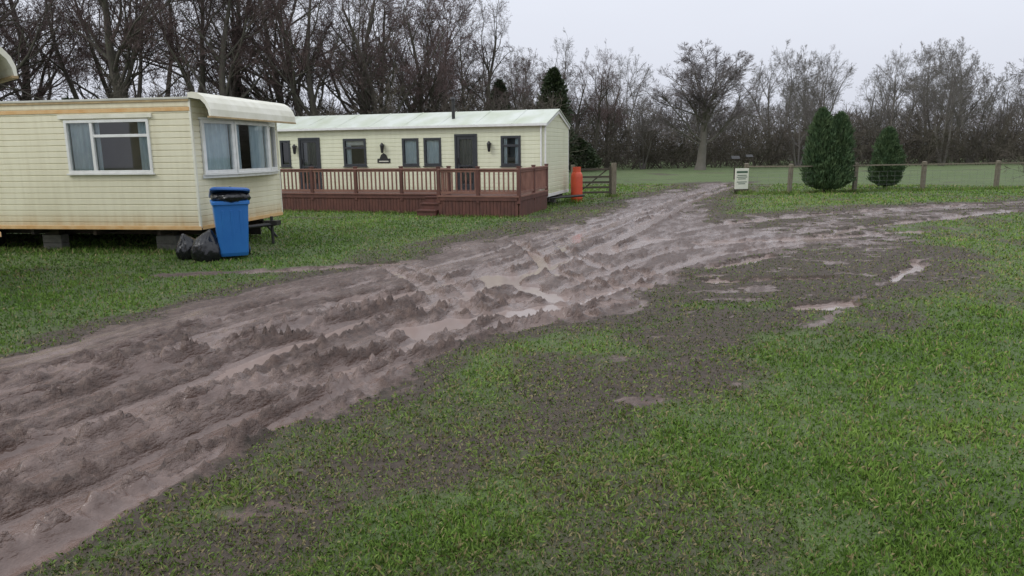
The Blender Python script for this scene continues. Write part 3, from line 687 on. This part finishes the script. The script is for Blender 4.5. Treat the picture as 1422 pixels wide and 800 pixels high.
def tubes(P,R,s,voff):
    n,k,_=P.shape;T=unit(np.gradient(P,axis=1));ref=np.array([.31,.87,.37]);a=unit(np.cross(T,ref));b=np.cross(T,a)
    if s==2:
        V=np.stack([P+a*R[...,None],P-a*R[...,None]],2);fs=1
    else:
        th=2*np.pi*np.arange(s)/s;V=P[:,:,None]+(a[:,:,None]*np.cos(th)[:,None]+b[:,:,None]*np.sin(th)[:,None])*R[:,:,None,None];fs=s
    base=(np.arange(n)[:,None,None]*k+np.arange(k-1)[None,:,None])*s;j=np.arange(fs)[None,None,:];j2=(j+1)%s
    F=np.stack([base+j,base+j2,base+j2+s,base+j+s],-1).reshape(-1,4)+voff
    return V.reshape(-1,3),F
def make_tree(name,seed,H,r0,mats,kind='wood',tw=.0065):
    rs=np.random.RandomState(seed);VV=[];FF=[];MI=[];off=0
    def add(P,R,s,mi):
        nonlocal off
        V,F=tubes(P,R,s,off);VV.append(V);FF.append(F);MI.append(np.full(len(F),mi));off+=len(V)
    if kind=='scrub':
        n=8;a=rs.uniform(0,6.28,n);st=np.stack([np.cos(a)*.5,np.sin(a)*.5,0*a-.1],1)*rs.uniform(.2,1,(n,1));d=unit(np.stack([np.cos(a)*.6,np.sin(a)*.6,np.ones(n)],1))
        L=H*rs.uniform(.6,1.,n);P,R=strands(rs,st,d,L,np.full(n,r0),6,.12,.05,.3);add(P,R,4,0);spec=[(7,.15,(20,60),(.35,.6),.55,5,3),(6,.1,(20,65),(.35,.6),.6,4,2),(5,.1,(20,70),(.4,.7),.7,3,2)]
    else:
        n=1 if kind!='multi' else 3
        a=rs.uniform(0,6.28,n);sp=.25 if n>1 else .05
        st=np.stack([np.cos(a)*sp,np.sin(a)*sp,0*a-.15],1);d=unit(np.stack([np.cos(a)*sp,np.sin(a)*sp,np.ones(n)],1))
        L=np.full(n,H*(.80 if kind!='round' else .60))*rs.uniform(.85,1,n)
        P,R=strands(rs,st,d,L,np.full(n,r0*(1 if n==1 else .7)),10,.07 if kind!='round' else .03,.03,.22);R[:,0]*=1.3;add(P,R,7,0)
        if kind=='round': spec=[(26,.26,(18,60),(.62,.80),.36,8,5),(11,.15,(22,48),(.30,.50),.55,6,4),(8,.15,(22,50),(.38,.58),.6,4,3),(6,.1,(20,50),(.4,.6),.65,3,2),(3,.1,(20,50),(.45,.7),.7,3,2)]
        else: spec=[(13 if n==1 else 8,.28,(25,58),(.32,.52),.5,8,5),(7,.15,(25,60),(.4,.62),.58,6,4),(6,.12,(25,60),(.4,.62),.6,4,3),(5,.1,(20,60),(.42,.7),.65,3,2),(3,.1,(20,60),(.45,.75),.7,3,2)]
    for li,(c,tmin,ang,ratio,rr,k,s) in enumerate(spec):
        st,d,l,r=children(rs,P,R,L,c,tmin,ang,ratio,rr)
        r=np.maximum(r,tw if li>=2 else .012)
        P,R=strands(rs,st,d,l,r,k,.13+.02*li if kind!='round' else .09,.045 if li<3 else .02,.35);L=l;add(P,R,s,0 if li<2 and kind!='scrub' else 1)
    return mesh_np(name,np.concatenate(VV),np.concatenate(FF),[M[q] for q in mats],np.concatenate(MI))
near=[make_tree('bare_tree_mesh_%d'%i,20+i,12,.24,('bark','twig'),('wood','multi','wood','multi')[i],.008) for i in range(4)]
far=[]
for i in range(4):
    me2=near[i].copy();me2.materials.clear();me2.materials.append(M['bark_hazed']);me2.materials.append(M['twig_hazed']);far.append(me2)  # near tree meshes recoloured with the painted haze tones
rnd_tree=make_tree('round_tree_mesh',78,12.3,.32,('bark_pale','twig_hazed'),'round',.011)
scrub=[make_tree('scrub_mesh_%d'%i,50+i,3.6,.03,('scrub','scrub'),'scrub') for i in range(3)]
def put(me,name,x,y,s,parent=None,sz=None,z=0):
    o=bpy.data.objects.new(name,me);o.location=(x,y,z);o.rotation_euler=(rnd.uniform(-.04,.04),rnd.uniform(-.04,.04),rnd.uniform(0,6.28));sz=sz or s
    o.scale=(s,s,sz);sc.collection.objects.link(o)
    if parent: o.parent=parent
    return o
for x,y,s in [(-31,36,1.25),(-27,38,1.2),(-24.5,34,1.3),(-21,39,1.25),(-18.3,35,1.3),(-15.6,38,1.3),(-13.4,34,1.15),(-11.6,38,1.2),(-9.6,36,1.1),(-8.2,40,1.2),(-6.4,38,1.03),(-4.7,41,.99),(-35,42,1.4),(-29,45,1.45),(-22.5,46,1.5),(-17,45,1.5),(-12.4,46,1.4),(-8,47,1.3),(-3.4,46,1.0),(-5.6,52,1.25),(-2.2,54,1.08)]:
    put(near[rnd.randrange(4)],'bare_tree',x,y,s*rnd.uniform(.9,1.0),sz=s)
put(rnd_tree,'bare_tree',16.1,62,1.36,sz=.98)
root=empty('distant_tree_line')
x=-12
while x<95:
    for y0 in (80,94):
        h=rnd.uniform(.78,1.12)*(1.05 if x<13 or x>27 else .74)
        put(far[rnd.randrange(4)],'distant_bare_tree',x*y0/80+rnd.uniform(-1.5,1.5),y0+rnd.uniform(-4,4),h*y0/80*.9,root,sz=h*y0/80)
    x+=3.9
for x,y,s in [(.8,58,.78),(2.6,66,.95),(5.2,62,.86),(7.2,64,.9),(9.2,70,.88),(11.9,66,.62),(26,66,.75),(30,70,.85),(35,68,.88),(39,66,.84),(44,70,.9),(49,66,.9)]:
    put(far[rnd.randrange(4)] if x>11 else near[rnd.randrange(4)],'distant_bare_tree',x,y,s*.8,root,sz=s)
root=empty('scrub_thicket')
for a,b_,y0,st,h in ((-46,-1,34,1.7,1.2),(-50,2,43,2.4,1.5),(-8,80,68,1.7,1.2)):
    x=a
    while x<b_:
        put(scrub[rnd.randrange(3)],'scrub',x+rnd.uniform(-.7,.7),y0+rnd.uniform(-2,2),h*rnd.uniform(.75,1.25)*1.2,root,sz=h*rnd.uniform(.7,1.25));x+=st
put(scrub[1],'hedge_shrub',23.0,31.2,.8)
def sliver(name,N,xr,yr,hfun,mat,Lr,Wr,up=.75,seed=5):
    rs=np.random.RandomState(seed);x=rs.uniform(*xr,N);y=rs.uniform(*yr,N);h=hfun(x)*(1+.35*fbm(x*.35,y*.2,3,2));z=h*rs.rand(N)**1.35
    d=unit(rs.normal(size=(N,3))*np.array([1-up*.4,1-up*.4,1])+np.array([0,0,up]));l=rs.uniform(*Lr,N)[:,None];w=unit(np.cross(d,rs.normal(size=(N,3))))*rs.uniform(*Wr,N)[:,None]
    p=np.stack([x,y,z],1);V=np.stack([p-w,p+w,p+d*l],1).reshape(-1,3);me=mesh_np(name,V,np.arange(3*N).reshape(-1,3),[M[mat]])
    o=bpy.data.objects.new(name,me);sc.collection.objects.link(o);return o
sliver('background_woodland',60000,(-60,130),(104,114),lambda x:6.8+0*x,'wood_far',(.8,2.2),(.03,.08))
sliver('undergrowth',42000,(-50,90),(70,78),lambda x:3.2+0*x,'scrub',(.5,1.4),(.015,.045),seed=6)
sliver('undergrowth',36000,(-50,3),(42,48),lambda x:4.4+0*x,'scrub',(.4,1.3),(.012,.035),seed=8)
# rough uncut grass at the feet of posts, deck, blocks and trees
def tufts(name,spots,seed):
    rs=np.random.RandomState(seed);V=[]
    for x,y,r,h,n in spots:
        a=rs.uniform(0,6.28,n);q=r*np.sqrt(rs.rand(n));p=np.stack([x+q*np.cos(a),y+q*np.sin(a),np.full(n,-.02)],1)
        d=unit(np.stack([rs.normal(0,.4,n),rs.normal(0,.4,n),np.ones(n)],1));l=(h*rs.uniform(.4,1.1,n))[:,None];w=np.stack([np.cos(a+1.3),np.sin(a+1.3),0*a],1)*rs.uniform(.004,.009,n)[:,None]
        V.append(np.stack([p-w,p+w,p+d*l*.6+w*.6,p+d*l+np.stack([d[:,0]*.3*l[:,0],d[:,1]*.3*l[:,0],0*a],1)],1).reshape(-1,3))
    V=np.concatenate(V);me=mesh_np(name,V,np.arange(len(V)).reshape(-1,4),[M['grass']])
    t=np.repeat(rs.choice([.1,.3,.5,.7,1.],len(V)//4),4);me.attributes.new('tint','FLOAT','POINT').data.foreach_set('value',t.astype(np.float32))
    o=bpy.data.objects.new(name,me);sc.collection.objects.link(o)
sp=[(x,y,.3,.22,160) for x,y in [(9.0,28.4),(9.35,28.8),(10.75,27.9),(13.5,28.4),(16.4,28.8),(19.6,29.2),(2.3,27.3),(3.9,27.5),(12.35,28.1),(15.6,30.0),(2.2,24.6)]]
for k in range(60): q=k/59;sp.append((-9+q*7.2+rnd.uniform(-.1,.1),22.95-q*2.2+rnd.uniform(-.1,.05),.14,.13,40))
for k in range(16): q=k/15;sp.append((-2.05+q*2.2,20.0-q*.67,.14,.12,40))
for k in range(40): q=k/39;sp.append((-11.5+q*5.9+rnd.uniform(-.1,.1),13.85-q*.95+rnd.uniform(-.15,.15),.18,.13,50))
for k in range(90): q=k/89;sp.append((9.4+q*14,28.2+q*1.6,.22,.16,40))
tufts('long_grass',sp,4)
# ------------------------------------------------------------ leafy evergreens
def evergreen(name,x,y,H,Rm,mat,seed,n=14000,tops=((0,0,1.),),upw=1.3,ls=(.07,.17),lw=.022,taper=.75,nm=None):
    rs=np.random.RandomState(seed);V=[]
    root=empty(nm or name,(x,y,0));tr=MB()
    for tx,ty,th in tops:
        m_=int(n*th/sum(t[2] for t in tops));hh=H*th
        t=rs.rand(m_)**.9;z=.12+t*(hh-.1);prof_=np.minimum(1,(t*5+.45))*(1-t**2.4)**taper
        th_=rs.uniform(0,6.283,m_);lump=1+.36*fbm(th_*2.2+seed,z*2.2,3,seed)+.22*fbm(th_*7,z*7,2,1)
        r=Rm*prof_*lump*(.45+.6*np.sqrt(rs.rand(m_)))*(.75 if len(tops)>1 else 1)
        p=np.stack([tx*(.25+.75*t)+r*np.cos(th_),ty+r*np.sin(th_),z],1)
        d=unit(np.stack([np.cos(th_)*.7,np.sin(th_)*.7,np.full(m_,upw)],1)+rs.normal(0,.35,(m_,3)))
        l=rs.uniform(*ls,m_)[:,None];w=unit(np.cross(d,rs.normal(size=(m_,3))))*lw
        V.append(np.stack([p-w*.5,p+d*l*.5-w,p+d*l,p+d*l*.5+w],1).reshape(-1,3))
        tr.tube((tx*.2,ty,-.1),(tx*.9,ty,hh*.8),.07,.02,'bark',8)
    V=np.concatenate(V);me=mesh_np('foliage',V,np.arange(len(V)).reshape(-1,4),[M[mat]])
    o=bpy.data.objects.new('foliage',me);sc.collection.objects.link(o);o.parent=root;tr.done('trunk',root)
evergreen('conifer_tree',12.35,28.35,3.15,.98,'conifer',3,20000,tops=((-.36,0,.98),(.38,.05,.93),(.0,.1,.6)),ls=(.08,.24))
evergreen('conifer_tree',15.6,30.3,2.4,.72,'conifer',9,11000,tops=((0,0,1.),(.2,0,.8)),taper=.6,ls=(.08,.22))
evergreen('ivy_covered_tree',3.6,61,8.2,1.5,'ivy',12,7000,ls=(.2,.45),lw=.09,upw=.3)
evergreen('ivy_covered_tree',-.8,58,7.0,1.1,'ivy',14,5000,ls=(.2,.45),lw=.09,upw=.3)
evergreen('ivy_covered_tree',-15,41,5.5,1.3,'ivy',15,6000,ls=(.15,.35),lw=.06,upw=.3)
evergreen('holly_bush',-19.6,33,4.2,1.7,'ivy',16,7000,ls=(.1,.25),lw=.05,upw=.2)
evergreen('holly_bush',-10.8,33.5,3.6,1.3,'ivy',17,5000,ls=(.1,.25),lw=.05,upw=.2)
evergreen('holly_bush',5.8,62,2.6,1.6,'ivy',18,4000,ls=(.1,.3),lw=.07,upw=.2)
# ------------------------------------------------------------ light, world, camera
W=bpy.data.worlds.new('World');sc.world=W;W.use_nodes=True;nt=W.node_tree;bg=nt.nodes['Background']
sky=nd(nt,'ShaderNodeTexSky',sky_type='NISHITA');sky.sun_disc=False;sky.sun_elevation=math.radians(42);sky.sun_rotation=math.radians(245);sky.air_density=1.5;sky.dust_density=4
hs=nd(nt,'ShaderNodeHueSaturation');hs.inputs['Saturation'].default_value=.2;lk(nt,sky.outputs[0],hs.inputs['Color'])
tc=nd(nt,'ShaderNodeTexCoord').outputs['Generated'];sp=nd(nt,'ShaderNodeSeparateXYZ');lk(nt,tc,sp.inputs[0])
cloud=mix(nt,ramp(nt,sp.outputs[2],[(0,0.),(.9,1.)]),(7.4,7.7,8.7),(13.8,14.5,15.8))
mp=nd(nt,'ShaderNodeMapping');mp.inputs['Scale'].default_value=(1,1,3);lk(nt,tc,mp.inputs[0])
cl=mix(nt,ramp(nt,noise(nt,mp.outputs[0],2.2,5),[(.3,0.),(.7,.12)]),cloud,(5.6,5.8,6.6))
lk(nt,mix(nt,.9,hs.outputs[0],cl),bg.inputs[0]);bg.inputs[1].default_value=.1
sd_=bpy.data.lights.new('sun','SUN');sd_.energy=1.05;sd_.angle=math.radians(18);sd_.color=(1,.98,.95)
so=bpy.data.objects.new('sun',sd_);sc.collection.objects.link(so)
az=math.radians(245);el=math.radians(42)
dv=Vector((math.sin(az)*math.cos(el),math.cos(az)*math.cos(el),math.sin(el)));so.rotation_euler=dv.to_track_quat('Z','Y').to_euler()
p=math.atan(.19);r=math.radians(.7)
Fv=Vector((0,math.cos(p),-math.sin(p)));U=Vector((0,math.sin(p),math.cos(p)));R_=Vector((1,0,0))
R2_=R_*math.cos(r)-U*math.sin(r);U2=U*math.cos(r)+R_*math.sin(r)
cam=bpy.data.cameras.new('camera');co=bpy.data.objects.new('camera',cam);sc.collection.objects.link(co)
mt=Matrix((R2_,U2,-Fv)).transposed().to_4x4();mt.translation=(0,0,1.75);co.matrix_world=mt
cam.sensor_width=36;cam.lens=36*1000/1422;cam.clip_end=2000;cam.clip_start=.05;sc.camera=co
sc.view_settings.view_transform='Standard';sc.view_settings.look='None';sc.view_settings.exposure=0
